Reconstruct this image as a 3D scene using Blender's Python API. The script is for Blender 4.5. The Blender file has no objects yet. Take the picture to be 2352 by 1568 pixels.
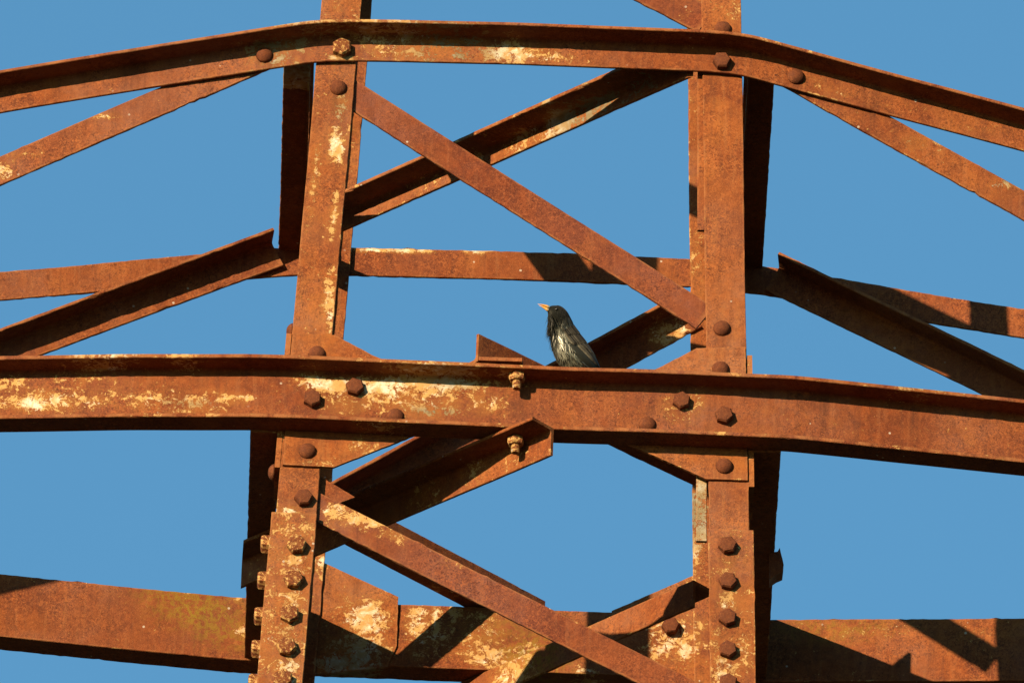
import bpy, bmesh, math, random
from mathutils import Vector, Matrix, noise

random.seed(7)
scn = bpy.context.scene
col = scn.collection
S = 0.0011            # one drawing unit = 1.1 mm
Z0 = 31.0             # height of the crossarm level above the ground (m)
W = lambda v: Vector((v[0] * S, v[1] * S, v[2] * S + Z0))

# ------------------------------------------------------------------ camera
TH, YAW, ROLL = 0.52224385, 0.00420694, 0.03707728
TGT = Vector((-14.366, 0, 482.12)); DIST = 60 / S
CD = Vector((math.sin(YAW) * math.cos(TH), math.cos(YAW) * math.cos(TH), math.sin(TH)))
_r = Vector((math.cos(YAW), -math.sin(YAW), 0)); _u = _r.cross(CD)
CR = _r * math.cos(ROLL) + _u * math.sin(ROLL)
CU = -_r * math.sin(ROLL) + _u * math.cos(ROLL)
CC = TGT - CD * DIST
cam = bpy.data.cameras.new("camera"); camo = bpy.data.objects.new("camera", cam); col.objects.link(camo)
m = Matrix((CR, CU, -CD)).transposed().to_4x4(); m.translation = W(CC)
camo.matrix_world = m
cam.sensor_width = 36; cam.lens = 36 * DIST / 2352.0
cam.clip_start = 1; cam.clip_end = 20000
scn.camera = camo

# ------------------------------------------------------------------ light
TAZ, KDROP = 0.728, 0.335                 # sideways run and drop of a shadow per unit of depth
AZ = math.atan(TAZ); EL = math.atan(KDROP * math.cos(AZ))
world = bpy.data.worlds.new("World"); scn.world = world; world.use_nodes = True
nt = world.node_tree; bg = nt.nodes["Background"]
sky = nt.nodes.new("ShaderNodeTexSky"); sky.sky_type = 'NISHITA'; sky.sun_disc = False
sky.sun_elevation = EL; sky.sun_rotation = math.pi + AZ
sky.altitude = 200; sky.air_density = 1.0; sky.dust_density = 0.25; sky.ozone_density = 2.5
tint = nt.nodes.new("ShaderNodeMix"); tint.data_type = 'RGBA'; tint.blend_type = 'MULTIPLY'   # clear dry air: a deeper blue all over
tint.inputs[0].default_value = 1; tint.inputs[7].default_value = (.61, 1.0, 1.0, 1)
nt.links.new(sky.outputs[0], tint.inputs[6]); nt.links.new(tint.outputs[2], bg.inputs[0]); bg.inputs[1].default_value = 0.0737
sun = bpy.data.lights.new("sun", 'SUN'); suno = bpy.data.objects.new("sun", sun); col.objects.link(suno)
sun.energy = 5.0; sun.angle = math.radians(0.5); sun.color = (1.0, 0.77, 0.51)
sdir = Vector((-math.sin(AZ) * math.cos(EL), -math.cos(AZ) * math.cos(EL), math.sin(EL)))
suno.rotation_euler = sdir.to_track_quat('Z', 'Y').to_euler(); suno.location = (0, 0, 60)
vs = scn.view_settings
scn.display_settings.display_device = 'sRGB'
vs.view_transform = 'Standard'; vs.look = 'None'; vs.gamma = 1; vs.exposure = 1.35; vs.use_curve_mapping = False

# ------------------------------------------------------------------ measuring helpers (drawing units)
HL, HU, BAT, ZU, ARM = 523.5, 484.7, 0.039, 995.4, 0.105
hw = lambda z: HL - BAT * z

def ray(x, y):
    v = CD + CR * ((x - 1176) / DIST) - CU * ((y - 784) / DIST)
    return v.normalized()

def at_depth(px, py, fy):
    """point on the sight line whose depth y equals fy(x, z)"""
    v = ray(px, py); y = 0.0; P = CC
    for _ in range(12):
        P = CC + v * ((y - CC.y) / v.y); y = fy(P.x, P.z)
    return CC + v * ((y - CC.y) / v.y)

def chordpt(px, py, face, H, off):
    return at_depth(px, py, lambda x, z: face * (H + off - ARM * max(0, abs(x) - H)))

def facept(px, py, face, off):
    return at_depth(px, py, lambda x, z: face * (hw(z) + off - ARM * max(0, abs(x) - hw(z))))

def levelpt(px, py, z):
    v = ray(px, py); return CC + v * ((z - CC.z) / v.z)

# ------------------------------------------------------------------ materials
def newmat(name):
    mt = bpy.data.materials.new(name); mt.use_nodes = True
    t = mt.node_tree; t.nodes.clear()
    out = t.nodes.new("ShaderNodeOutputMaterial"); b = t.nodes.new("ShaderNodeBsdfPrincipled")
    t.links.new(b.outputs[0], out.inputs[0])
    return mt, t, b

class NB:
    def __init__(s, t): s.t = t
    def n(s, typ, **kw):
        nd = s.t.nodes.new(typ)
        for k, v in kw.items(): setattr(nd, k, v)
        return nd
    def link(s, a, b): s.t.links.new(a, b)
    def noise(s, vec, scale, detail=4, rough=.55, dist=0.):
        nd = s.n("ShaderNodeTexNoise"); s.link(vec, nd.inputs['Vector'])
        nd.inputs['Scale'].default_value = scale; nd.inputs['Detail'].default_value = detail
        nd.inputs['Roughness'].default_value = rough; nd.inputs['Distortion'].default_value = dist
        return nd.outputs['Fac']
    def math(s, op, a, b=None, c=None, clamp=False):
        nd = s.n("ShaderNodeMath", operation=op); nd.use_clamp = clamp
        for i, v in enumerate((a, b, c)):
            if v is None: continue
            if isinstance(v, (int, float)): nd.inputs[i].default_value = v
            else: s.link(v, nd.inputs[i])
        return nd.outputs[0]
    def ramp(s, fac, lo, hi, a=0., b=1.):
        nd = s.n("ShaderNodeMapRange", interpolation_type='SMOOTHSTEP'); s.link(fac, nd.inputs[0])
        for i, v in enumerate((lo, hi, a, b)): nd.inputs[i + 1].default_value = v
        return nd.outputs[0]
    def mix(s, fac, a, b):
        nd = s.n("ShaderNodeMix", data_type='RGBA')
        if isinstance(fac, (int, float)): nd.inputs[0].default_value = fac
        else: s.link(fac, nd.inputs[0])
        for i, v in ((6, a), (7, b)):
            if isinstance(v, tuple): nd.inputs[i].default_value = v + (1,)
            else: s.link(v, nd.inputs[i])
        return nd.outputs[2]
    def attr(s, name):
        nd = s.n("ShaderNodeAttribute"); nd.attribute_name = name; return nd.outputs['Fac']

def rust_material(name="rusted_steel", tone=1.0, paint_bias=0.0):
    mt, t, b = newmat(name); k = NB(t)
    tc = k.n("ShaderNodeTexCoord").outputs['Object']
    inf = k.n("ShaderNodeObjectInfo").outputs['Random']
    big = k.noise(tc, 5.5, 4, .6)
    mid = k.noise(tc, 32, 5, .65, .6)
    fine = k.noise(tc, 210, 4, .7, 1.1)
    grit = k.noise(tc, 520, 2, .6, .8)
    # rust: burnt orange, red-brown scale, dark pits
    c1 = k.mix(k.ramp(mid, .34, .68), (0.0768, 0.0178, 0.0060), (0.1440, 0.0347, 0.0086))
    c2 = k.mix(k.ramp(big, .36, .66), c1, k.mix(.5, c1, (0.1688, 0.0493, 0.0119)))
    purple = k.noise(tc, 3.1, 3, .5)
    c2 = k.mix(k.ramp(purple, .46, .66, 0, .55), c2, (0.1064, 0.0329, 0.0170))
    grain = k.noise(tc, 105, 5, .72, 1.6)
    patchy = k.ramp(k.noise(tc, 6, 4, .6), .36, .62, .18, 1.0)
    dusty = k.math('MULTIPLY', k.ramp(k.noise(tc, 2.3, 4, .62, .5), .44, .66), k.ramp(k.noise(tc, 24, 4, .65), .35, .60, .35, 1))
    c2 = k.mix(k.math('MULTIPLY', dusty, .62), c2, (.150, .066, .040))
    bright = k.math('MULTIPLY', k.ramp(k.noise(tc, 3.7, 4, .6, .8), .50, .66), k.ramp(k.noise(tc, 18, 4, .65), .38, .62, .2, 1))
    c2 = k.mix(k.math('MULTIPLY', bright, .55), c2, (.215, .070, .016))
    run = k.n("ShaderNodeMapping"); k.link(tc, run.inputs[0]); run.inputs['Scale'].default_value = (1, 1, .09)
    rn = k.noise(run.outputs[0], 60, 4, .6)
    c2 = k.mix(k.ramp(rn, .52, .68, 0, .42), c2, (.062, .020, .010))
    c2 = k.mix(k.ramp(rn, .46, .34, 0, .30), c2, (.190, .072, .026))
    c3 = k.mix(k.math('MULTIPLY', k.ramp(grain, .50, .64, 0, .9), patchy), c2, (0.2280, 0.0685, 0.0196))
    c3 = k.mix(k.math('MULTIPLY', k.ramp(grain, .48, .37, 0, .88), patchy), c3, (0.0424, 0.0110, 0.0051))
    c3 = k.mix(k.ramp(fine, .54, .70, 0, .7), c3, (0.2280, 0.0753, 0.0239))
    c3 = k.mix(k.ramp(fine, .42, .28, 0, .75), c3, (0.0272, 0.0082, 0.0042))
    c3 = k.mix(k.ramp(grit, .62, .72, 0, .6), c3, (0.2480, 0.1072, 0.0448))
    wa = k.n("ShaderNodeAttribute"); wa.attribute_type = 'OBJECT'; wa.attribute_name = "warmth"
    tint = k.mix(k.ramp(wa.outputs['Fac'], -1, 1), (.80, .74, .92), (1.22, 1.30, 1.08))
    mu = k.n("ShaderNodeMix", data_type='RGBA', blend_type='MULTIPLY'); mu.inputs[0].default_value = 1
    k.link(c3, mu.inputs[6]); k.link(tint, mu.inputs[7]); c3 = mu.outputs[2]
    if tone < 1: c3 = k.mix(1 - tone, c3, (0.0360, 0.0160, 0.0096))
    # remains of cream paint
    pa = k.attr("paint"); ed = k.attr("edge")
    stretch = k.n("ShaderNodeMapping"); k.link(tc, stretch.inputs[0]); stretch.inputs['Scale'].default_value = (.82, 1, 1)
    pn = k.noise(stretch.outputs[0], 38, 10, .74, .9)
    pf = k.noise(tc, 115, 6, .72, 1.0)
    f = k.math('ADD', k.math('MULTIPLY', pn, .62), k.math('MULTIPLY', pf, .38))
    f = k.math('MULTIPLY_ADD', f, 2.3, -.65)
    pm = k.math('ADD', f, k.math('MULTIPLY', k.math('ADD', pa, -.5 + paint_bias), .70))
    edgebit = k.math('MULTIPLY', ed, k.ramp(k.noise(tc, 14, 3, .6), .50, .70, 0, .32))
    pm = k.math('ADD', pm, edgebit)
    mask = k.ramp(pm, .612, .635)
    halo = k.ramp(pm, .50, .63)
    c3 = k.mix(k.math('MULTIPLY', halo, .55), c3, (0.2000, 0.0680, 0.0160))
    white = k.ramp(k.math('ADD', k.math('MULTIPLY', pa, .38), k.noise(tc, 26, 6, .68, .8)), .74, .98)
    cream = k.mix(white, (0.3440, 0.2000, 0.0680), (.46, .425, .32))
    cream = k.mix(k.ramp(k.noise(tc, 75, 4, .6), .45, .70, 0, .45), cream, (0.2640, 0.1240, 0.0352))
    greyish = k.attr("grey")
    cream = k.mix(k.math('MULTIPLY', greyish, .9), cream, (.085, .084, .056))
    ochre = k.math('MULTIPLY', k.ramp(pa, .22, .80), k.ramp(k.noise(tc, 16, 6, .7, .6), .42, .60))
    c3 = k.mix(k.math('MULTIPLY', ochre, .48), c3, (.250, .105, .022))
    # lichen
    li = k.math('MULTIPLY', k.attr("lichen"), k.ramp(k.noise(tc, 60, 6, .7, .6), .40, .60))
    c = k.mix(mask, c3, cream)
    c = k.mix(k.math('MULTIPLY', li, .8), c, (0.1520, 0.1040, 0.0096))
    # pale droppings and specks
    sp = k.n("ShaderNodeTexVoronoi"); k.link(tc, sp.inputs['Vector']); sp.inputs['Scale'].default_value = 26
    spk = k.math('MULTIPLY', k.math('LESS_THAN', sp.outputs['Distance'], .085), k.ramp(k.noise(tc, 9, 2), .55, .62))
    c = k.mix(k.math('MULTIPLY', spk, .75), c, (0.3360, 0.2880, 0.2240))
    # bright worn steel edge where the scale has flaked
    c = k.mix(k.math('MULTIPLY', ed, k.ramp(k.noise(tc, 22, 5, .6), .40, .62, 0, .55)), c, (0.2240, 0.0920, 0.0320))
    sn = k.math('MULTIPLY', k.attr("stain"), k.ramp(k.math('ADD', k.math('MULTIPLY', rn, .5), k.math('MULTIPLY', mid, .5)), .40, .58))
    c = k.mix(k.math('MULTIPLY', sn, .62), c, (.050, .017, .008))
    k.link(c, b.inputs['Base Color'])
    ro = k.math('ADD', .74, k.math('MULTIPLY', fine, .2)); k.link(ro, b.inputs['Roughness'])
    b.inputs['Specular IOR Level'].default_value = .12
    h = k.math('ADD', k.math('MULTIPLY', fine, .65), k.math('MULTIPLY', mid, .8))
    h = k.math('ADD', h, k.math('MULTIPLY', mask, .9))
    h = k.math('ADD', h, k.math('MULTIPLY', grit, .25))
    bp = k.n("ShaderNodeBump"); bp.inputs['Strength'].default_value = .62; bp.inputs['Distance'].default_value = .0032
    k.link(h, bp.inputs['Height']); k.link(bp.outputs[0], b.inputs['Normal'])
    return mt

RUST = rust_material()
RUSTB = rust_material("rusted_bolt", .62, .05)
RUSTP = rust_material("painted_bolt", .74, .66)

# ------------------------------------------------------------------ paint patches (drawing units on the front / back face)
BLOBS = []
def patch(face, px, py, rx, ry, s, kind='paint', off=8):
    P = facept(px, py, face, off)
    BLOBS.append((face, P.x, P.z, rx, ry / .86, s, kind))

for a in [  # front face: px, py, rx, ry, strength
    (110, 925, 150, 26, .84), (190, 875, 120, 16, .62), (250, 915, 330, 40, .56), (330, 920, 110, 22, .72), (420, 930, 150, 26, .66), (540, 918, 70, 16, .74), (20, 885, 60, 22, .75),
    (235, 850, 110, 10, .8), (430, 850, 60, 10, .62),
    (1608, 1170, 34, 80, .8, 'grey'), (1606, 1235, 24, 10, .1), (900, 930, 260, 46, .60), (760, 885, 90, 16, 1.0), (860, 890, 130, 22, .98), (1000, 885, 150, 26, .9), (930, 915, 220, 44, .66), (1110, 925, 80, 40, .66), (720, 870, 60, 14, .7), (740, 1063, 70, 8, .62), (880, 1000, 90, 8, .6),
    (1000, 945, 90, 22, .68), (1165, 885, 50, 14, .7), (1560, 945, 60, 40, .58), (1600, 925, 30, 30, .58), (1470, 870, 60, 6, .55), (2120, 925, 130, 14, .62), (2260, 925, 90, 14, .55),
    (1170, 125, 80, 30, .92), (1060, 125, 110, 20, .62), (1240, 130, 90, 24, .68), (960, 122, 90, 16, .64), (1340, 145, 80, 14, .52), (1000, 95, 180, 16, .62), (640, 85, 150, 14, .85), (785, 135, 40, 10, .95), (880, 85, 180, 16, .72),
    (780, 300, 26, 90, .66), (775, 330, 20, 60, .98), (785, 240, 20, 50, .74), (768, 480, 11, 80, .82), (758, 690, 13, 100, .84), (722, 400, 8, 220, .62), (810, 330, 10, 160, .5), (770, 20, 8, 40, .62), (1690, 20, 30, 40, .6), (1640, 5, 14, 20, .6), (1560, 20, 40, 20, .45),
    (680, 1215, 50, 30, .68), (680, 1290, 26, 40, .82), (668, 1370, 40, 60, .66), (660, 1450, 40, 40, .66), (655, 1540, 36, 50, .82), (672, 1380, 22, 230, .66), (700, 1230, 60, 200, .40), (660, 1170, 26, 14, .85), (640, 1400, 50, 200, .42),
    (1670, 1380, 30, 40, .7), (1660, 1540, 40, 50, .74), (1710, 1500, 20, 90, .62), (1640, 1500, 26, 100, .56), (1670, 1300, 40, 40, .55),
    (830, 1185, 80, 26, .82), (770, 1160, 40, 20, .85), (900, 1220, 50, 20, .68), (760, 1195, 40, 14, .6), (1060, 1280, 60, 20, .48), (1340, 1410, 30, 20, .45),
    (830, 1025, 60, 20, .62), (700, 1200, 40, 20, .6), (860, 1040, 40, 16, .62),
    (1870, 195, 60, 20, .58), (1920, 215, 60, 20, .52), (2080, 250, 100, 16, .5), (2120, 320, 90, 20, .5), (2250, 300, 90, 14, .5),
    (10, 385, 26, 24, .85), (240, 265, 50, 14, .66), (60, 350, 70, 10, .6),
]: patch(-1, *a)
for a in [(2250, 400, 120, 20, .9, 'grey'), (2100, 330, 60, 12, .8, 'grey'), (1050, 885, 60, 16, .5, 'grey'), (1000, 950, 60, 14, .9, 'grey'), (430, 930, 60, 10, .6, 'grey'), (780, 250, 14, 40, .7, 'grey'), (2150, 925, 120, 10, .7, 'grey')]: patch(-1, *a)
for a in [(2300, 420, 60, 16, .62), (2120, 340, 60, 12, .55)]: patch(-1, *a)
for a in [  # back face
    (850, 575, 60, 6, .9), (940, 574, 60, 8, .95), (1090, 576, 40, 6, .9), (1400, 600, 40, 20, .3),
    (845, 1425, 62, 52, .92), (840, 1500, 70, 40, .80), (800, 1400, 40, 40, .62), (830, 1480, 90, 60, .72), (880, 1410, 40, 30, .6), (800, 1530, 90, 40, .85),
    (1060, 1450, 170, 80, .58), (960, 1440, 40, 60, .76), (1000, 1420, 14, 50, .9), (1040, 1410, 12, 40, .75), (960, 1490, 40, 40, .62), (1140, 1510, 100, 34, .78), (1210, 1490, 60, 30, .66),
    (1530, 1460, 50, 60, .78), (1580, 1480, 40, 70, .8), (1500, 1500, 60, 40, .66), (1590, 1280, 30, 90, .78), (1590, 1180, 40, 60, .8),
    (1595, 600, 12, 70, .66), (1597, 560, 14, 60, .6), (1590, 790, 14, 60, .5), (810, 330, 12, 120, .5), (735, 1300, 16, 40, .8), (1350, 1540, 60, 16, .7),
    (560, 1460, 40, 40, .6), (500, 1400, 60, 20, .5), (545, 1375, 12, 8, .95), (1540, 780, 60, 40, .8), (1960, 1450, 90, 30, .5), (2060, 1440, 80, 30, .5), (2250, 1460, 60, 30, .5),
]: patch(1, *a)
for a in [(460, 1400, 90, 40, .95, 'lichen'), (400, 1370, 70, 24, .8, 'lichen'), (500, 1440, 60, 40, .7, 'lichen'), (1230, 1510, 80, 50, .8, 'lichen'), (1180, 1440, 120, 40, .35, 'lichen'), (1920, 1440, 120, 30, .45, 'lichen'), (1600, 1180, 40, 80, .9, 'grey'), (800, 1530, 110, 40, .7, 'grey'), (580, 1480, 60, 30, .5, 'lichen')]: patch(1, *a)

BLOBS3 = []
def patch3(px, py, z, r, s, kind='paint'):
    BLOBS3.append((levelpt(px, py, z), r, s, kind))
for a in [(1240, 330, ZU - 40, 80, .80), (1310, 292, ZU - 50, 70, 1.0), (1200, 360, ZU - 50, 60, .75), (1100, 375, ZU - 50, 50, .66), (1400, 255, ZU - 30, 110, .85), (1400, 255, ZU - 30, 130, .95, 'grey'), (1510, 205, ZU - 30, 90, .78), (1510, 205, ZU - 30, 120, .95, 'grey'), (1340, 300, ZU - 20, 90, .6),
          (1000, 430, ZU - 40, 90, .58), (900, 470, ZU - 40, 70, .5), (1440, 240, ZU - 10, 120, .74), (1550, 185, ZU - 20, 80, .8), (1250, 330, ZU - 10, 90, .6), (1120, 1100, -120, 70, .66), (1000, 1140, -110, 90, .58), (1200, 1060, -120, 60, .60), (1180, 1540, -120, 90, .72), (1230, 1510, -120, 60, .8, 'lichen'), (1480, 1440, -100, 40, .5), (560, 1300, -130, 60, .5),
          (1000, 95, ZU, 150, .60), (880, 85, ZU, 120, .66), (640, 100, ZU - 10, 120, .72), (640, 110, ZU - 10, 120, .9, 'grey'), (1040, 100, ZU - 10, 100, .9, 'grey')]: patch3(*a)

STAINS = []
for a in [(785, 109), (608, 125), (1658, 139), (1828, 174), (777, 199), (1658, 750), (706, 1031), (1664, 1066), (697, 1141), (717, 914), (815, 887), (1565, 919), (1663, 952), (681, 1250), (674, 1329), (665, 1409), (658, 1484),
          (1671, 1251), (1672, 1333), (1671, 1417), (1672, 1490), (1188, 930), (1280, 900), (1500, 930), (1900, 920), (2100, 960), (400, 910), (300, 150), (2000, 220)]:
    P_ = facept(a[0], a[1], -1, 8); STAINS.append((P_.x, P_.z))

def stain(v):
    if v.y > -240: return 0.
    w = 0.
    for (x, z) in STAINS:
        dx = abs(v.x - x); dz = z - v.z
        if dx > 42 or dz < -34 or dz > 120: continue
        w = max(w, math.exp(-(dx / 22) ** 2) * (math.exp(-(dz / 62) ** 2) if dz > 0 else math.exp(-(dz / 20) ** 2)))
    return w

def weights(v, level):
    p, g, l = weights_face(v, level)
    for (P, r, s_, kd) in BLOBS3:
        d2 = (v - P).length_squared / (r * r)
        if d2 > 4.8: continue
        w = s_ * math.exp(-d2 ** 1.5 * .7)
        if kd == 'paint': p = max(p, w)
        elif kd == 'grey': g = max(g, w)
        else: l = max(l, w)
    return p, g, l

def weights_face(v, level):
    face = -1 if v.y < 0 else 1
    if abs(v.y) < 240: return level, 0., 0.
    p, g, l = level, 0., 0.
    for (f, x, z, rx, rz, s, kd) in BLOBS:
        if f != face: continue
        dx = (v.x - x) / rx; dz = (v.z - z) / rz
        if abs(dx) > 2.2 or abs(dz) > 2.2: continue
        w = s * math.exp(-(dx * dx + dz * dz) ** 1.5 * .7)
        if kd == 'paint': p = max(p, w)
        elif kd == 'grey': g = max(g, w)
        else: l = max(l, w)
    return p, g, l

# ------------------------------------------------------------------ mesh helpers
TOWER = bpy.data.objects.new("steel_tower", None); col.objects.link(TOWER)
TOWER["label"] = "rusty riveted steel lattice tower with peeling cream paint and arms reaching out both sides"
TOWER["category"] = "lattice tower"
TOWER.empty_display_size = 2

def finish(name, verts, faces, edgef, level, mat, parent, label=None, smooth=False, org=None):
    """verts in drawing units -> one mesh object"""
    org = Vector((0, 0, 0)) if org is None else W(org)
    me = bpy.data.meshes.new(name)
    me.from_pydata([W(v) - org for v in verts], [], faces)
    bm = bmesh.new(); bm.from_mesh(me); bmesh.ops.recalc_face_normals(bm, faces=bm.faces); bm.to_mesh(me); bm.free()
    if level is not None:
        ws = [weights(v, level) for v in verts]
        for i, nm in enumerate(("paint", "grey", "lichen")):
            at = me.attributes.new(nm, 'FLOAT', 'POINT'); at.data.foreach_set("value", [w[i] for w in ws])
        at = me.attributes.new("stain", 'FLOAT', 'POINT'); at.data.foreach_set("value", [stain(v) for v in verts])
        at = me.attributes.new("edge", 'FLOAT', 'POINT'); at.data.foreach_set("value", edgef)
    me.materials.append(mat)
    if smooth: me.shade_smooth()
    o = bpy.data.objects.new(name, me); col.objects.link(o)
    o.location = org
    if parent: o.parent = parent; o.matrix_parent_inverse = parent.matrix_basis.inverted()
    if label: o["label"] = label
    return o

def refine(poly):
    """polygon -> rounded, subdivided profile [(p, q, edge)]"""
    n = len(poly); out = []
    area = sum(poly[i][0] * poly[(i + 1) % n][1] - poly[(i + 1) % n][0] * poly[i][1] for i in range(n))
    sg = 1 if area > 0 else -1
    cor = []
    for i in range(n):
        a, b, c = (Vector(poly[i - 1]), Vector(poly[i]), Vector(poly[(i + 1) % n]))
        d1 = (b - a).normalized(); d2 = (c - b).normalized()
        convex = (d1.x * d2.y - d1.y * d2.x) * sg > 0
        r = 1.3 if convex else 6.0
        if convex: cor.append(([b - d1 * r, b + d2 * r], 1.0))
        else: cor.append(([b - d1 * r, b - d1 * r * .35 + d2 * r * .35, b + d2 * r], 0.0))
    for i in range(n):
        pts, e = cor[i]
        for p in pts: out.append((p.x, p.y, e))
        a = pts[-1]; b = cor[(i + 1) % n][0][0]; L = (b - a).length
        if L > 14:
            ts = [4.0 / L] + [j / max(2, round(L / 17)) for j in range(1, max(2, round(L / 17)))] + [1 - 4.0 / L]
            for tt in sorted(set(ts)):
                q = a.lerp(b, tt); out.append((q.x, q.y, 0.0))
    return out

def Lprof(a, b, t): return refine([(0, 0), (a, 0), (a, t), (t, t), (t, b), (0, b)])
def Cprof(h, b, tw, tf): return refine([(0, 0), (b, 0), (b, tf), (tw, tf), (tw, h - tf), (b, h - tf), (b, h), (0, h)])

def resample(path, step, smooth=0):
    out = [path[0].copy()]
    for a, b in zip(path, path[1:]):
        k = max(1, round((b - a).length / step))
        for j in range(1, k + 1): out.append(a.lerp(b, j / k))
    for _ in range(smooth):
        o2 = out[:]
        for i in range(1, len(out) - 1): o2[i] = (out[i - 1] + out[i] * 2 + out[i + 1]) / 4
        out = o2
    return out

def sweep(name, path, frame, prof, level=.12, rough=1.0, wav=1.2, label=None, mat=None, parent=None, seed=0., skew=None):
    """frame(i, T) -> (P, Q) ; closed profile swept along path"""
    n = len(path); mm = len(prof); verts = []; ef = []
    for i, c in enumerate(path):
        T = (path[min(n - 1, i + 1)] - path[max(0, i - 1)]).normalized()
        P, Q = frame(i, T)
        off = Vector((0, 0, 0))
        if wav:
            off = (P * noise.noise((c.x * .0035 + seed, c.y * .0035, c.z * .0035)) + Q * noise.noise((c.x * .0035 + 40 + seed, c.y * .0035, c.z * .0035))) * wav
        for (p, q, e) in prof:
            v = c + P * p + Q * q + off
            if rough:
                nz = noise.noise((v.x * .055 + seed, v.y * .055, v.z * .055)); n2 = noise.noise((v.x * .16, v.y * .16 + seed, v.z * .16))
                k = (nz * .7 + n2 * .5) * rough * (1.5 if e else .45)
                if e and rough:
                    n3 = noise.noise((v.x * .021 + seed + 9, v.y * .021, v.z * .021)) + .5 * noise.noise((v.x * .09, v.y * .09 + 5, v.z * .09))
                    if n3 > .42: k -= (n3 - .42) * 6
                v = v + P * (k * (1 if p > 0.5 * max(x[0] for x in prof[:2]) else -.4)) + Q * (k * .6)
            if skew:                                             # slanted end cuts: squeeze the last stretch of the bar
                for end, sg in ((0, 1), (n - 1, -1)):
                    k0 = abs(skew(end, p, q)); dd = (c - path[end]).length
                    if k0 > 0 and dd < 1.5 * k0: v = v + T * (sg * (k0 + dd / 3 - dd))
            verts.append(v); ef.append(1.0 if (e or i in (0, n - 1)) else 0.0)
    faces = []
    for i in range(n - 1):
        for j in range(mm):
            a = i * mm + j; b = i * mm + (j + 1) % mm
            faces.append((a, b, b + mm, a + mm))
    faces.append(tuple(range(mm))); faces.append(tuple((n - 1) * mm + j for j in range(mm)))
    return finish(name, verts, faces, ef, level, mat or RUST, parent or TOWER, label)

Zv = Vector((0, 0, 1))
def chord(name, pts, face, prof, H, drop, level, **kw):
    """bent horizontal member; pts = points along its lower (drop<0) or upper edge; profile p outward, q downward"""
    path = resample(pts, 13, 6)
    def fr(i, T):
        P = Vector((-T.y, T.x, 0)).normalized()
        if P.y * face < 0: P = -P
        Q = (-Zv + T * T.z).normalized()
        return P, Q
    if drop:
        path = [c + Zv * drop for c in path]
    return sweep(name, path, fr, prof, level, **kw)

def brace(name, A, B, down, side, a=72, b=72, t=8, level=.10, **kw):
    """straight angle: heel line A-B, one flange along 'down', the other along 'side'"""
    T = (B - A).normalized()
    P = (Vector(down) - T * T.dot(Vector(down))).normalized()
    Q = Vector(side); Q = (Q - T * T.dot(Q) - P * P.dot(Q)).normalized()
    path = resample([A, B], 13)
    return sweep(name, path, lambda i, T: (P, Q), Lprof(a, b, t), level, **kw)

def shift_edge(A, B, down, d):
    """heel points when A, B lie on the lower edge of the flange"""
    T = (B - A).normalized(); P = (Vector(down) - T * T.dot(Vector(down))).normalized()
    return A - P * d, B - P * d

def plate(name, pts, n, t, level=.12, label=None, cuts=7, parent=None, rough=1.0):
    """flat plate: outline pts (drawing units), thickness t along n"""
    n = Vector(n).normalized(); c0 = sum((p for p in pts), Vector()) / len(pts)
    ring = []
    for a, b in zip(pts, pts[1:] + pts[:1]):                 # roughened outline
        k = max(1, round((b - a).length / 10))
        for j in range(k):
            q = a.lerp(b, j / k)
            if j: q = q + (q - c0).normalized() * noise.noise((q.x * .11, q.y * .11, q.z * .11)) * 1.3 * rough
            ring.append(q)
    L = 5; verts = []; ef = []; m_ = len(ring)
    fr = [1.0, .965, .8, .6, .35]
    for side in (0, 1):
        for li in range(L):
            for q in ring:
                verts.append(c0 + (q - c0) * fr[li] + n * (t * side)); ef.append(1.0 if li == 0 else 0.)
        verts.append(c0 + n * (t * side)); ef.append(0.)
    faces = []; st = L * m_ + 1
    for side in (0, 1):
        o = side * st
        for li in range(L - 1):
            for j in range(m_):
                a = o + li * m_ + j; b = o + li * m_ + (j + 1) % m_
                faces.append((a, b, b + m_, a + m_))
        for j in range(m_): faces.append((o + (L - 1) * m_ + j, o + (L - 1) * m_ + (j + 1) % m_, o + L * m_))
    for j in range(m_): faces.append((j, (j + 1) % m_, st + (j + 1) % m_, st + j))
    return finish(name, verts, faces, ef, level, RUST, parent or TOWER, label)

# ------------------------------------------------------------------ ground
def ground():
    mt, t, b = newmat("dark_scrub"); k = NB(t)
    tc = k.n("ShaderNodeTexCoord").outputs['Object']
    c = k.mix(k.noise(tc, .08, 6, .6), (.013, .018, .008), (.024, .026, .013))
    c = k.mix(k.ramp(k.noise(tc, 2.5, 5, .7), .4, .7), c, (.016, .024, .010))
    k.link(c, b.inputs['Base Color']); b.inputs['Roughness'].default_value = .95
    me = bpy.data.meshes.new("ground"); N = 24; R = 6000
    vs_ = []; fs = []
    for j in range(N + 1):
        for i in range(N + 1):
            x = (i / N * 2 - 1); y = (j / N * 2 - 1)
            x = R * x * abs(x); y = R * y * abs(y)
            vs_.append((x, y, -.02 + .35 * noise.noise((x * .01, y * .01, 0)) * min(1, (abs(x) + abs(y)) / 60)))
    for j in range(N):
        for i in range(N): a = j * (N + 1) + i; fs.append((a, a + 1, a + N + 2, a + N + 1))
    me.from_pydata(vs_, [], fs); me.materials.append(mt)
    o = bpy.data.objects.new("ground", me); col.objects.link(o); o["kind"] = "structure"
    o["label"] = "dark scrub ground under the tower"
ground()

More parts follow.
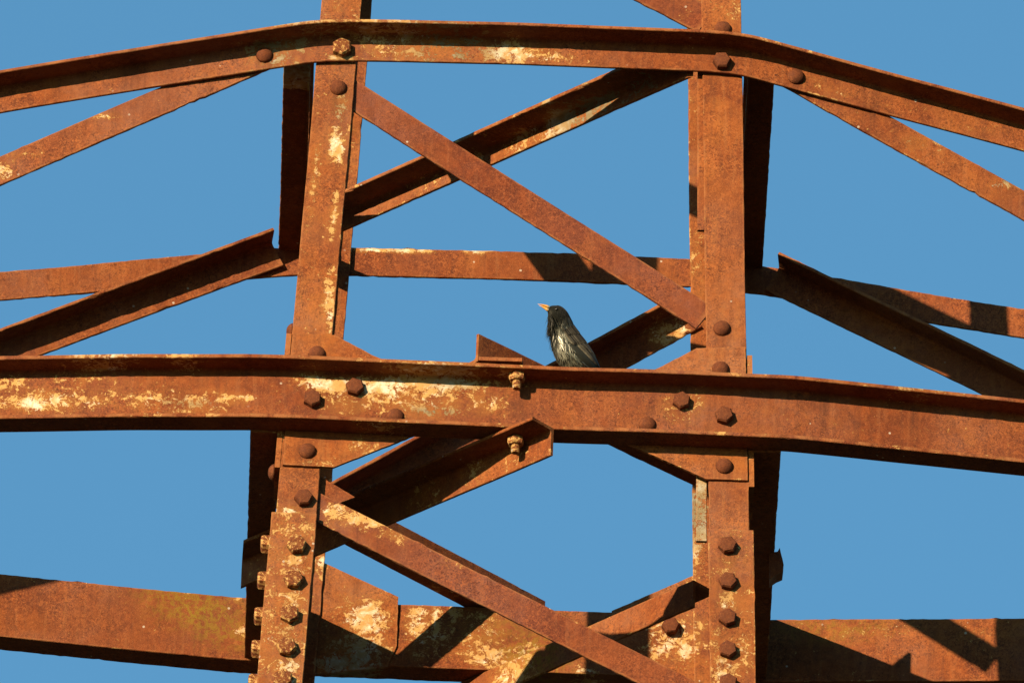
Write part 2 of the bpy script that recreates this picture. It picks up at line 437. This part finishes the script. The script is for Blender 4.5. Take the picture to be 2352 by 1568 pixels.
# ------------------------------------------------------------------ legs
def leg(sx, sy, level, prof=None, z0=-28150, z1=1950, off=0., name="leg", fine0=-1000, label=None):
    zs = []
    if z0 < fine0 - 200: zs = [z0 + (fine0 - z0) * i / 24 for i in range(24)]
    z = max(z0, fine0)
    while z < z1: zs.append(z); z += 13
    zs.append(z1)
    path = [Vector((sx * (hw(z) + off), sy * (hw(z) + off), z)) for z in zs]
    P = Vector((-sx, 0, 0)); Q = Vector((0, -sy, 0))
    return sweep(name, path, lambda i, T: (P, Q), prof or Lprof(91, 91, 9), level, wav=1.5, label=label)
LEG = {}
for sx in (-1, 1):
    for sy in (-1, 1):
        LEG[sx, sy] = leg(sx, sy, {(-1, -1): .36, (1, -1): .18, (-1, 1): .32, (1, 1): .42}[sx, sy])

# splice covers: heavier angles bolted outside the legs
def front_z(px, py): return facept(px, py, -1, 4).z
zsl, zsr = front_z(675, 1180), front_z(1672, 1218)
SPL = {}
for (sx, sy), zt in (((-1, -1), zsl), ((1, -1), zsr)):
    SPL[sx, sy] = leg(sx, sy, .50 if sx < 0 else .44, Lprof(103, 103, 9.5), -1100, zt, 10.2, "splice_angle", -1100,
                      "paint-flecked splice angle with a row of hexagon bolts")
for sx in (-1, 1):
    SPL[sx, 1] = leg(sx, 1, .5, Lprof(101, 101, 9.5), -1100, 60, 17.5, "splice_angle", -1100)

# inner angle packed behind the right front leg
def inner_strip(px, y0, y1, w, level, label):
    A = facept(px, y0, -1, -11); B = facept(px, y1, -1, -11)
    T = (B - A).normalized()
    path = resample([A, B], 10)
    P = Vector((1, 0, 0)); P = (P - T * T.dot(P)).normalized(); Q = Vector((0, 1, 0)); Q = (Q - T * T.dot(Q)).normalized()
    return sweep("packing_strip", path, lambda i, T: (P, Q), refine([(0, 0), (w, 0), (w, 9), (0, 9)]), level, label=label)
inner_strip(1602, 160, 528, 22, .2, None)
inner_strip(1599, 1085, 1241, 24, .80, "grey painted packing strip with ragged lower end")

# ------------------------------------------------------------------ lower front and back channels
pts = [chordpt(x, y, -1, HL, 7.5) for x, y in [(-560, 1014), (-120, 996), (0, 992), (300, 989), (567, 988), (690, 992), (940, 1003), (1271, 1017), (1436, 1022), (1690, 1032), (1801, 1036), (2033, 1061), (2352, 1093), (2960, 1155)]]
CH = 164
FCH = chord("channel_beam", pts, -1, Cprof(CH, 64, 7, 9.5), HL, CH, .30, wav=1.8, label="paint-blotched front channel beam with hexagon bolts")
pts = [chordpt(x, y, 1, HL, 7.5) for x, y in [(-560, 1262), (0, 1317), (547, 1372), (700, 1378), (924, 1387), (1400, 1405), (1640, 1415), (1773, 1422), (2352, 1418.6), (2960, 1414)]]
BCH = chord("channel_beam", pts, 1, Cprof(CH, 64, 7, 9.5), HL, 0, .30, wav=1.2, label="far channel beam with lichen and slanting shadows")

# side channels (run front to back)
def side_chan(sx, x0, y0, y1, z, prof, level, name):
    path = resample([Vector((sx * x0, y0, z)), Vector((sx * x0, y1, z))], 13)
    return sweep(name, path, lambda i, T: (Vector((sx, 0, 0)), Vector((0, 0, -1))), prof, level)
SCH = {}
for sx in (-1, 1):
    SCH[sx] = side_chan(sx, HL + 16.5, -HL - 4, HL + 2, 82 - 2.5, Cprof(CH, 62, 7, 9.5), .25, "side_channel")
    side_chan(sx, HU + 8.5, -HU - 2, HU + 4, ZU - 3, Lprof(70, 72, 8), .25, "side_angle")

# ------------------------------------------------------------------ upper chords
FL = 72
pts = [chordpt(x, y, -1, HU, 8.5) for x, y in [(-560, 362), (-100, 279), (0, 261), (383, 197), (664, 154), (723, 145), (790, 143), (918, 144), (1178, 150), (1631, 168), (1707, 176), (1777, 195), (2055, 270), (2352, 349), (2960, 511)]]
UCH = chord("upper_chord", pts, -1, Lprof(FL, FL, 8), HU, FL, .22, wav=1.2)
pts = [chordpt(x, y, 1, HU, 8.5) for x, y in [(-560, 676), (0, 624), (488, 581), (690, 566), (808, 568), (1150, 577), (1320, 583), (1585, 594), (1748, 609), (1908, 636), (2097, 669), (2352, 710), (2960, 812)]]
UCB = chord("upper_chord", pts, 1, Lprof(FL, 74, 8), HU, 0, .18, wav=1.2)

# ------------------------------------------------------------------ gusset plates
def gusset(face, pxs, off, label=None, level=.2):
    return plate("gusset_plate", [facept(x, y, face, off) for x, y in pxs], (0, face, BAT), 7, level, label)
G = {}
G[-1, -1] = gusset(-1, [(673, 768), (768, 773), (862, 822), (1000, 880), (985, 970), (950, 1003), (766, 1076), (649, 1070)], .4)
G[1, -1] = gusset(-1, [(1712, 800), (1600, 803), (1513, 848), (1380, 900), (1390, 970), (1440, 1022), (1622, 1103), (1717, 1106)], .4)
G[-1, 1] = gusset(1, [(600, 1275), (745, 1292), (915, 1370), (911, 1482), (890, 1530), (600, 1560)], .4, "gusset plate with flaking cream paint and ragged shadow", .3)
G[1, 1] = gusset(1, [(1720, 1312), (1590, 1322), (1405, 1402), (1405, 1500), (1450, 1545), (1720, 1600)], .4, None, .3)
# gussets on the side faces: seen on edge beside the front legs
for sx in (-1, 1):
    zt, zb = (facept(665, 765, -1, 4).z, facept(640, 1072, -1, 4).z) if sx < 0 else (facept(1718, 815, -1, 4).z, facept(1718, 1116, -1, 4).z)
    h0, h1 = hw(zt), hw(zb)
    X = lambda z: sx * (hw(z) + 1)
    P = [Vector((X(zt), -h0 - 2, zt)), Vector((X(zb), -h1 - 2, zb)), Vector((X(zb), -h1 + 150, zb)), Vector((X(-70), -250, -70)), Vector((X(70), -250, 70)), Vector((X(zt), -h0 + 120, zt))]
    plate("gusset_plate", P, (sx, 0, BAT), 12, .2)

# ------------------------------------------------------------------ braces
INW = Vector((0, 1, 0)); OUT = Vector((0, -1, 0)); DN = Vector((0, 0, -1))
# front face, middle / lower / upper panels
A, B = facept(800, 173, -1, -9.5), facept(1640, 704, -1, -9.5)
DM = brace("diagonal_brace", A, B, DN, INW, 69, 69, 8, .12)
A, B = facept(730, 1129, -1, -9.5), facept(1660, 1594, -1, -9.5)
DL = brace("diagonal_brace", A, B, DN, INW, 69, 69, 8, .20, label="front diagonal brace with paint flecks at its upper end")
A, B = facept(1640, 20, -1, -9.5), facept(640, -490, -1, -9.5)
brace("diagonal_brace", A, B, DN, INW, 72, 69, 8, .22)
# back face, middle panel
A, B = facept(1612, 754, 1, -9.5), facept(715, 1238, 1, -9.5)
A, B = shift_edge(A, B, DN, 72)
brace("diagonal_brace", A, B, DN, OUT, 72, 72, 8, .22, label="dark far diagonal brace with a sunlit lower edge")
# left face, upper panel
brace("diagonal_brace", Vector((-HU + 9.5, -HU + 10, 1085)), Vector((-HU + 33, HU - 40, 1735)), DN, Vector((1, 0, 0)), 72, 72, 8, .12)
COPE = 1.25
# level bracing at the upper chords: front right corner to back left corner
A, B = levelpt(1592, 177, ZU - 76), levelpt(752, 550, ZU - 76)
A, B = A + Zv * 52, B + Zv * 52
brace("level_brace", A, B, DN, OUT, 52, 78, 9, .35, skew=lambda i, p, q: (COPE * q if i == 0 else 0), label="level brace with a sunlit cream patch on its lower flange")
# level bracing at the channels: a diamond between the middles of the four sides
A, B = levelpt(905, 1196.5, 82 + 74), levelpt(1253, 1378.5, 82 + 74)
d = (B - A).normalized()
A = A - d * 380
A, B = A + DN * 72, B + DN * 72
brace("level_brace", A, B, Zv, INW, 72, 72, 8, .12)
A, B = levelpt(1100, 766, 82 + 74), levelpt(1730, 1068, 82 + 74)
A, B = A + DN * 72, B + DN * 72
brace("level_brace", A, B, Zv, INW, 72, 72, 8, .10)
A, B = levelpt(1270, 1048, -158), levelpt(553, 1352, -158)
A, B = A + Zv * 72, B + Zv * 72
brace("level_brace", A, B, DN, OUT, 72, 72, 8, .30, skew=lambda i, p, q: (0 if i == 0 else -1.0 * q), label="level brace under the front channel with an orange lit end")
A, B = levelpt(1590, 1394, -158), levelpt(1000, 1652, -158)
A, B = A + Zv * 72, B + Zv * 72
brace("level_brace", A, B, DN, INW, 70, 72, 8, .25)
c = levelpt(1150, 828, 88)
plate("packing_plate", [Vector((c.x + dx, c.y + dy, 83.5)) for dx, dy in ((-50, -6), (48, -8), (52, 30), (30, 62), (-50, 60))], (0, 0, 1), 9, .3)
c = levelpt(1786, 1290, -110)
plate("bracket", [at_depth(x, y, lambda X, Z: c.y) for x, y in ((1768, 1268), (1786, 1266), (1791, 1257), (1800, 1296), (1798, 1312), (1784, 1318), (1768, 1330))], (0, 1, 0), 40, .1, cuts=2)
# crossarm face diagonals
A, B = facept(690, 62, -1, .5), facept(-900, 746, -1, .5)
brace("arm_diagonal", A, B, DN, INW, 69, 69, 8, .20)
A, B = facept(1700, 75, -1, .5), facept(2960, 776, -1, .5)
brace("arm_diagonal", A, B, DN, INW, 68, 69, 8, .30, label="right front arm diagonal with grey lichen streaks")
A, B = facept(650, 612, 1, -.5), facept(-900, 1185, 1, -.5)
A, B = shift_edge(A, B, DN, 70)
brace("arm_diagonal", A, B, DN, OUT, 70, 70, 8, .15)
A, B = facept(1758, 668, 1, -.5), facept(2960, 1248, 1, -.5)
A, B = shift_edge(A, B, DN, 72)
brace("arm_diagonal", A, B, DN, OUT, 72, 72, 8, .10)
# small tab plate beside the left leg, end of a side brace
plate("tab_plate", [facept(x, y, -1, -22) for x, y in [(728, 1088), (742, 1097), (815, 1141), (770, 1158), (728, 1135)]], (0, 1, 0), 8, .05)

# ------------------------------------------------------------------ bolts and rivets (shared meshes)
def rough_ring(r, z, n, seed, amp=.5, rot=0.):
    return [Vector((r * math.cos(2 * math.pi * i / n + rot), r * math.sin(2 * math.pi * i / n + rot), z)) * 1.0 + Vector((random.uniform(-amp, amp), random.uniform(-amp, amp), random.uniform(-amp, amp) * .6)) for i in range(n)]

def loft_mesh(name, rings, mat, capend=True, smooth=False):
    n = len(rings[0]); vs_ = [v * S for r in rings for v in r]; fs = []
    for k in range(len(rings) - 1):
        for j in range(n): a = k * n + j; b = k * n + (j + 1) % n; fs.append((a, b, b + n, a + n))
    fs.append(tuple((len(rings) - 1) * n + j for j in range(n))); fs.append(tuple(reversed(range(n))))
    me = bpy.data.meshes.new(name); me.from_pydata(vs_, [], fs); me.materials.append(mat)
    if smooth: me.shade_smooth()
    return me

def hexmesh(mat, R=20.5, h=14):
    w = rough_ring(R * 1.06, -2, 6, 0, .3); a = rough_ring(R, 0, 6, 0, .5); b = rough_ring(R, h - 4, 6, 0, .7); c = rough_ring(R * .86, h, 6, 0, .7); d_ = rough_ring(R * .45, h + 1.0, 6, 0, .5)
    return loft_mesh("hex_bolt", [a, b, c, d_], mat)
def domemesh(mat, R=20):
    rs = [[Vector((R * math.cos(f) * math.cos(2 * math.pi * i / 14), R * math.cos(f) * math.sin(2 * math.pi * i / 14), R * .72 * math.sin(f))) * random.uniform(.97, 1.03) for i in range(14)] for f in (0, .35, .7, 1.05, 1.35)]
    return loft_mesh("rivet", rs, mat, smooth=True)
HEX = [hexmesh(RUSTB, 21.5, 17) for _ in range(4)]; HEXP = [hexmesh(RUSTP, 23, 19) for _ in range(4)]; DOME = [domemesh(RUSTB) for _ in range(2)]
def stud(name, me, P, n, parent, spin=None):
    o = bpy.data.objects.new(name, me); col.objects.link(o)
    q = Vector(n).to_track_quat('Z', 'Y')
    o.matrix_world = Matrix.Translation(W(P)) @ q.to_matrix().to_4x4() @ Matrix.Rotation(random.uniform(0, 6.28) if spin is None else spin, 4, 'Z')
    o.parent = parent
    o.matrix_parent_inverse = Matrix.Identity(4)
    return o
FN = Vector((0, -1, -BAT))
def fbolt(px, py, off, parent, kind='hex', n=None):
    P = facept(px, py, -1, off)
    me = random.choice({'hex': HEX, 'hexp': HEXP, 'rivet': DOME}[kind])
    return stud("rivet" if kind == 'rivet' else "hex_bolt", me, P, n or FN, parent)
def cbolt(px, py, H, off, parent, kind='hex'):
    P = chordpt(px, py, -1, H, off)
    return stud("rivet" if kind == 'rivet' else "hex_bolt", random.choice({'hex': HEX, 'hexp': HEXP, 'rivet': DOME}[kind]), P, Vector((0, -1, 0)), parent)
cbolt(785, 114, HU, 16.5, UCH, 'hexp'); cbolt(1658, 144, HU, 16.5, UCH)
cbolt(608, 128, HU, 16.5, UCH, 'rivet'); cbolt(1828, 177, HU, 16.5, UCH, 'rivet')
fbolt(777, 203, 0, LEG[-1, -1], 'rivet'); fbolt(1660, 68, 0, LEG[1, -1], 'rivet'); fbolt(1658, 755, 0, LEG[1, -1], 'rivet')
fbolt(728, 813, 7.4, G[-1, -1], 'rivet'); fbolt(1655, 848, 7.4, G[1, -1], 'rivet'); fbolt(706, 1036, 7.4, G[-1, -1], 'rivet'); fbolt(1664, 1071, 7.4, G[1, -1], 'rivet')
fbolt(697, 1146, 0, LEG[-1, -1], 'hex')
for x, y in ((717, 919), (815, 892), (1565, 924), (1663, 957)): cbolt(x, y, HL, 14.5, FCH, 'hex')
for x, y in ((908, 956), (1487, 975)): cbolt(x, y, HL, 14.5, FCH, 'rivet')
for x, y in ((681, 1254), (674, 1333), (665, 1413), (658, 1488), (650, 1562)): fbolt(x, y, 10.2, SPL[-1, -1], 'hexp')
for i, (x, y) in enumerate(((1671, 1255), (1672, 1337), (1671, 1421), (1672, 1494), (1672, 1570))): fbolt(x, y, 10.2, SPL[1, -1], 'hex')
# bolts on the left face of the left splice, rivets on the left side plates
for y in (1232, 1315, 1397, 1472, 1550):
    z = front_z(600, y); stud("hex_bolt", random.choice(HEXP), Vector((-hw(z) - 10.2, -hw(z) + 32, z)), (-1, 0, 0), SPL[-1, -1], .5)
z = front_z(671, 748); stud("rivet", DOME[0], Vector((-hw(z), -hw(z) + 24, z)), (-1, 0, 0), LEG[-1, -1])
z = front_z(628, 1072); stud("rivet", DOME[1], Vector((-hw(z) - 13, -hw(z) + 24, z)), (-1, 0, 0), LEG[-1, -1])
# nut and thread hanging under a flange
def hanging_bolt(P, parent, scale=1.0, label=None):
    rings = []
    def hexr(R, z): return [Vector((R * math.cos(math.pi / 3 * (i // 2) + .3), R * math.sin(math.pi / 3 * (i // 2) + .3), z)) for i in range(12)]
    def cir(R, z): return [Vector((R * math.cos(2 * math.pi * i / 12 + .3), R * math.sin(2 * math.pi * i / 12 + .3), z)) for i in range(12)]
    rings = [cir(15, 0), hexr(18.5, -1), hexr(19.5, -3), hexr(19.5, -15), hexr(17, -18.5), cir(10.5, -19)]
    z = -19
    for i in range(5): rings += [cir(10.8, z - 1), cir(9.6, z - 2.5)]; z -= 3.6
    rings.append(cir(8.5, z - 1.5))
    me = loft_mesh("bolt_with_nut", [[v * scale for v in r] for r in rings], RUSTP)
    o = bpy.data.objects.new("bolt_with_nut", me); col.objects.link(o); o.location = W(P); o.parent = parent
    return o
P = chordpt(1188, 858, -1, HL, 42); hanging_bolt(Vector((P.x, P.y, 82 - 9.7)), FCH)
P = chordpt(1185, 1004, -1, HL, 42); hanging_bolt(Vector((P.x, P.y, -95)), FCH)
P = facept(1540, 1440, 1, -4)
stud("hex_bolt", HEX[0], P, (0, -1, 0), G[1, 1])

# ------------------------------------------------------------------ starling
def build_bird():
    mt, t, b = newmat("black_plumage"); k = NB(t)
    tc = k.n("ShaderNodeTexCoord").outputs['Object']
    gl = k.attr('gloss')
    c = k.mix(k.math('MULTIPLY', gl, k.noise(tc, 120, 4, .6)), (.008, .008, .006), (.075, .070, .042))
    k.link(c, b.inputs['Base Color']); b.inputs['Roughness'].default_value = .47; k.link(k.ramp(gl, 0, 1, .03, 1.0), b.inputs['Specular IOR Level']); k.link(k.math('MULTIPLY', gl, .6), b.inputs['Coat Weight']); b.inputs['Coat Roughness'].default_value = .38; b.inputs['Coat Tint'].default_value = (1, .97, .82, 1)
    b.inputs['Specular Tint'].default_value = (1.0, .97, .78, 1)
    b.inputs['Sheen Weight'].default_value = .05
    gloss = mt
    mt2, t2, b2 = newmat("wing_plumage"); k = NB(t2)
    tc = k.n("ShaderNodeTexCoord").outputs['Object']
    c = k.mix(k.math('MULTIPLY', k.attr('gloss'), k.noise(tc, 90, 3, .6)), (.006, .005, .004), (.24, .205, .135))
    k.link(c, b2.inputs['Base Color']); b2.inputs['Roughness'].default_value = .5; b2.inputs['Specular IOR Level'].default_value = .2; b2.inputs['Specular Tint'].default_value = (1, .95, .75, 1)
    mb, tb, bb = newmat("yellow_bill"); k = NB(tb)
    tc = k.n("ShaderNodeTexCoord").outputs['Generated']
    sx = k.n("ShaderNodeSeparateXYZ"); k.link(tc, sx.inputs[0])
    c = k.mix(k.ramp(sx.outputs[0], .05, .45), (.34, .22, .18), (.40, .175, .012))
    c = k.mix(k.ramp(sx.outputs[0], .62, .95), c, (.20, .19, .13))
    k.link(c, bb.inputs['Base Color']); bb.inputs['Roughness'].default_value = .4
    me_, te, be = newmat("dark_eye"); be.inputs['Base Color'].default_value = (.006, .005, .004, 1); be.inputs['Roughness'].default_value = .2
    ml, tl, bl = newmat("leg_skin"); bl.inputs['Base Color'].default_value = (.10, .04, .03, 1); bl.inputs['Roughness'].default_value = .6

    # outline stations read as (left x, y, right x, y) in a 7.84x enlargement of the bird
    ST = [(716, 440, 740, 362), (700, 480, 800, 342), (712, 575, 930, 348), (735, 655, 1045, 425), (748, 745, 1118, 530), (755, 850, 1165, 640), (768, 960, 1212, 750),
          (785, 1090, 1300, 880), (815, 1230, 1410, 1020), (870, 1370, 1510, 1160), (960, 1500, 1600, 1310), (1080, 1620, 1660, 1440), (1250, 1720, 1705, 1560), (1420, 1790, 1745, 1680), (1560, 1860, 1800, 1800), (1700, 1990, 1850, 1960)]
    def conv(cx, cy): return (1280 + cx / 7.84) * .91875, (720 + cy / 7.84) * .91875
    n = len(ST); cen = []; ax = []; half = []; dep = []
    DEP = [.75, .80, .84, .84, .80, .78, .80, .84, .86, .86, .82, .72, .58, .40, .25, .16]
    def ydep(i): return -588 + 92 * (i / (n - 1)) ** 1.1
    def P3(cx, cy, y):
        px, py = conv(cx, cy); return at_depth(px, py, lambda x, z: y)
    org = P3(1150, 1400, -552); ORG = W(org)
    for i, (lx, ly, rx, ry) in enumerate(ST):
        y = ydep(i); L = P3(lx, ly, y); R = P3(rx, ry, y)
        cen.append((L + R) / 2); ax.append((R - L).normalized()); half.append((R - L).length / 2); dep.append((R - L).length / 2 * DEP[i])
    # finer interpolation
    def interp(lst, f):
        i = min(n - 2, int(f)); u = f - i
        p0 = lst[max(0, i - 1)]; p1 = lst[i]; p2 = lst[i + 1]; p3 = lst[min(n - 1, i + 2)]
        return (p1 * 2 + (p2 - p0) * u + (p0 * 2 - p1 * 5 + p2 * 4 - p3) * u * u + (p1 * 3 - p0 - p2 * 3 + p3) * u ** 3) * .5
    YV = Vector((0, 1, 0))
    def surf(f, a, lift=0.):
        c = interp(cen, f); x = interp(ax, f).normalized(); h = interp(half, f); d = interp(dep, f)
        d = max(d, 2.5)
        return c + x * ((h + lift) * math.cos(a)) - CD * ((d + lift) * math.sin(a))
    NR, NA = 46, 28
    vs_ = [surf((n - 1) * i / (NR - 1), 2 * math.pi * j / NA) for i in range(NR) for j in range(NA)]
    vs_ += [cen[0] + (cen[0] - cen[1]) * .3, cen[-1]]
    fs = []
    for i in range(NR - 1):
        for j in range(NA): a = i * NA + j; bq = i * NA + (j + 1) % NA; fs.append((a, bq, bq + NA, a + NA))
    for j in range(NA): fs.append((j, (j + 1) % NA, NR * NA)); fs.append(((NR - 1) * NA + j, (NR - 1) * NA + (j + 1) % NA, NR * NA + 1))
    root = finish("starling", vs_, fs, None, None, gloss, None, None, True, org)
    root["label"] = "black starling with yellow bill perched head-up on the front beam"
    root["category"] = "bird"
    def child(name, v, f, mat, smooth=True):
        o = finish(name, v, f, None, None, mat, None, None, smooth, org)
        o.parent = root; o.matrix_parent_inverse = root.matrix_basis.inverted(); return o
    # plumage: narrow pointed feathers lying along the body, long loose ones at the throat
    def gloss_at(f, a):
        g = min(1., max(0., (f - 3.9) / 1.2))
        if math.cos(a) < -.55: g *= min(1., max(.12, (f - 6.0) / 2.0))       # shade below the bill painted in: darker, duller throat
        return .03 + .97 * g
    fv = []; ff = []; fg = []
    def feather(base, d, nrm, ln, wd, curl, gl=.5):
        fg.extend([gl] * 12)
        d = d.normalized(); nrm = (nrm - d * d.dot(nrm)).normalized(); s = d.cross(nrm)
        b0 = len(fv); prof = [(0, .45), (.3, 1.), (.65, .8), (1., .05)]
        for (u, w) in prof:
            c = base + d * (ln * u) + nrm * (curl * u * u * ln)
            fv.append(c - s * (wd * w / 2)); fv.append(c + nrm * (wd * .22 * w)); fv.append(c + s * (wd * w / 2))
        for q in range(3):
            for w in range(2):
                a = b0 + q * 3 + w; ff.append((a, a + 1, a + 4, a + 3))
    for _ in range(1500):
        f = random.uniform(1.6, 11.6); a = random.uniform(-.35, math.pi + .35)
        p = surf(f, a, .2); q = surf(min(n - 1.01, f + .4), a + random.uniform(-.10, .10), .2)
        c = interp(cen, f); nrm = (p - c)
        head = f < 4
        wingzone = math.cos(a) > .15 and f > 5.7
        if wingzone: continue
        ln = random.uniform(6, 9) if head else random.uniform(15, 30); wd = random.uniform(2, 3) if head else random.uniform(2.6, 5.0)
        feather(p, q - p, nrm, ln, wd, random.uniform(-.02, .05) if head else random.uniform(-.02, .09), gloss_at(f, a) * random.choice((.25, .5, .8, 1., 1.)))
    for _ in range(300):                                             # throat hackles
        f = random.uniform(1.4, 6.4); a = math.pi + random.gauss(0, .5)
        p = surf(f, a, -.5); q = surf(f + .5, a, 0)
        out = (p - interp(cen, f)).normalized()
        d = (q - p).normalized() + out * random.uniform(.05, .75) * (1.2 if f < 5 else .5)
        feather(p, d, out, random.uniform(16, 34), random.uniform(1.2, 2.6), random.uniform(-.2, .12), random.choice((.0, .03, .12, .75 if f > 4.8 else .06)))
    for _ in range(70):                                              # loose beard under the chin
        f = random.uniform(1.8, 4.6); a = math.pi + random.gauss(0, .3)
        p = surf(f, a, -.5); q = surf(f + .5, a, 0); out = (p - interp(cen, f)).normalized()
        feather(p, (q - p).normalized() + out * random.uniform(.35, .95), out, random.uniform(18, 34), random.uniform(1.0, 1.9), random.uniform(-.35, .0), .0)
    pl = child("plumage", fv, ff, gloss, False); pl["kind"] = "stuff"
    for ob, vals in ((pl, fg), (root, [gloss_at(q, 2 * math.pi * j / NA) * .2 for q in [(n - 1) * i / (NR - 1) for i in range(NR)] for j in range(NA)] + [0, 0])):
        at = ob.data.attributes.new("gloss", 'FLOAT', 'POINT'); at.data.foreach_set("value", vals)
    # wings: overlapping long feathers folded against each flank
    for sgn in (1, -1):
        fv.clear(); ff.clear(); wg = []
        def wp(f, a, lift): return surf(f, sgn * a, lift)
        rows = [(5.8, 7.1, 1.5, 1.6, 9), (6.4, 8.4, 1.5, 1.2, 9), (7.2, 10.4, 1.35, .8, 8), (8.0, 12.6, 1.15, .3, 7)]
        for ri, (f0, f1, w0, lf, cnt) in enumerate(rows):
            for q in range(cnt):
                a0 = .12 + (q + .5) / cnt * (w0 - .12) ; a1 = a0 * (.85 if ri < 2 else .50) + .05
                b0 = len(fv); NS = 7; g0 = random.choice((.05, .15, .3, .6)) if ri < 2 else random.choice((.15, .4, .8, 1.))
                wg.extend([g0 * .25, g0 * .5, g0] * NS)
                for s_ in range(NS):
                    u = s_ / (NS - 1); f = f0 + (f1 - f0) * u - q * .06 * (1 - u) * 0 - (q / cnt) * u * (1.6 if ri > 1 else .3); a = a0 + (a1 - a0) * u
                    wdt = (w0 / cnt) * 1.15 * (1 - .15 * u) * (1.0 if s_ < NS - 1 else .25)
                    lift = lf + 1.4 * u - q * .08 + .5
                    fv.append(wp(f, a - wdt / 2, lift + .9)); fv.append(wp(f, a, lift + 1.1)); fv.append(wp(f, a + wdt / 2, lift - .9))
                for s_ in range(NS - 1):
                    for w in range(2): a = b0 + s_ * 3 + w; ff.append((a, a + 1, a + 4, a + 3))
        wo = child("wing", list(fv), list(ff), mt2, False)
        at = wo.data.attributes.new("gloss", 'FLOAT', 'POINT'); at.data.foreach_set("value", wg)
    # tail feathers
    fv.clear(); ff.clear()
    for q in range(7):
        f0 = 12.2; c = interp(cen, f0); d = (cen[-1] - c); x = interp(ax, f0)
        s = (q - 3) / 3
        feather(c + x * (s * 6) - YV * (2 - abs(s)), d + x * s * 3, -YV + x * .2, d.length * 1.05, 9, 0)
    child("tail", list(fv), list(ff), mt2, False)
    # bill: upper and lower mandible
    tip = P3(500, 312, -591)
    for nm, top, bot in (("upper_mandible", (722, 346), (748, 412)), ("lower_mandible", (742, 416), (700, 470))):
        T_ = P3(*top, -588); B_ = P3(*bot, -588); c = (T_ + B_) / 2
        tp = tip if nm[0] == 'u' else P3(522, 334, -591)
        rv = []; rf = []; M = 10
        for i in range(6):
            u = i / 5; cc = c.lerp(tp, u) + (T_ - B_).normalized() * (math.sin(u * math.pi) * 1.0)
            r = (T_ - B_) * .5 * (1 - u * .93)
            for j in range(M):
                an = 2 * math.pi * j / M; rv.append(cc + r * math.cos(an) - YV * (r.length * 1.1 * math.sin(an)))
        for i in range(5):
            for j in range(M): a = i * M + j; bq = i * M + (j + 1) % M; rf.append((a, bq, bq + M, a + M))
        rf.append(tuple(range(M))); rf.append(tuple(5 * M + j for j in range(M)))
        child(nm, rv, rf, mb)
    # eyes
    for sgn in (1, -1):
        f, a = 2.05, sgn * 1.15
        c = surf(f, a, -.2); rv = []; rf = []; M = 12
        for i in range(7):
            th = math.pi * i / 6
            for j in range(M): ph = 2 * math.pi * j / M; rv.append(c + Vector((math.sin(th) * math.cos(ph), math.cos(th), math.sin(th) * math.sin(ph))) * 3.6)
        for i in range(6):
            for j in range(M): a_ = i * M + j; bq = i * M + (j + 1) % M; rf.append((a_, bq, bq + M, a_ + M))
        child("eye", rv, rf, me_)
    # legs and feet on the flange
    for k_, (bx, by) in enumerate(((1190, 1560), (1270, 1560))):
        top = P3(bx, by, -540 + 22 * k_); top.z = 104
        foot = Vector((top.x - 6, -560 + 14 * k_, 85.4))
        rv = []; rf = []
        def tube(a_, b_, r0, r1, M=8):
            o = len(rv); d = (b_ - a_).normalized(); s = d.orthogonal().normalized(); q = d.cross(s)
            for i in range(4):
                u = i / 3; c = a_.lerp(b_, u); r = r0 + (r1 - r0) * u
                for j in range(M): an = 2 * math.pi * j / M; rv.append(c + (s * math.cos(an) + q * math.sin(an)) * r)
            for i in range(3):
                for j in range(M): a = o + i * M + j; bq = o + i * M + (j + 1) % M; rf.append((a, bq, bq + M, a + M))
            rf.append(tuple(o + j for j in range(M))); rf.append(tuple(o + 3 * M + j for j in range(M)))
        tube(top + Vector((4, 8, 6)), foot + Vector((0, 0, 1)), 4, 2.2)
        for an in (-.5, 0, .5, math.pi): tube(foot, foot + Vector((-math.cos(an) * 17, math.sin(an) * 17, -1.0)), 2.0, 1.1)
        child("leg", rv, rf, ml)
    return root
BIRD = build_bird()

# ------------------------------------------------------------------ how far each member has turned orange (+) or purple-brown (-)
WARM = {"gusset_plate": .75, "leg": .25, "splice_angle": .15, "channel_beam": -.1, "upper_chord": -.05, "diagonal_brace": -.55, "level_brace": .1, "arm_diagonal": -.05, "packing_strip": .2}
for o in TOWER.children:
    o["warmth"] = float(WARM.get(o.name.split('.')[0], 0.) + random.uniform(-.15, .15))
bpy.context.view_layer.update()
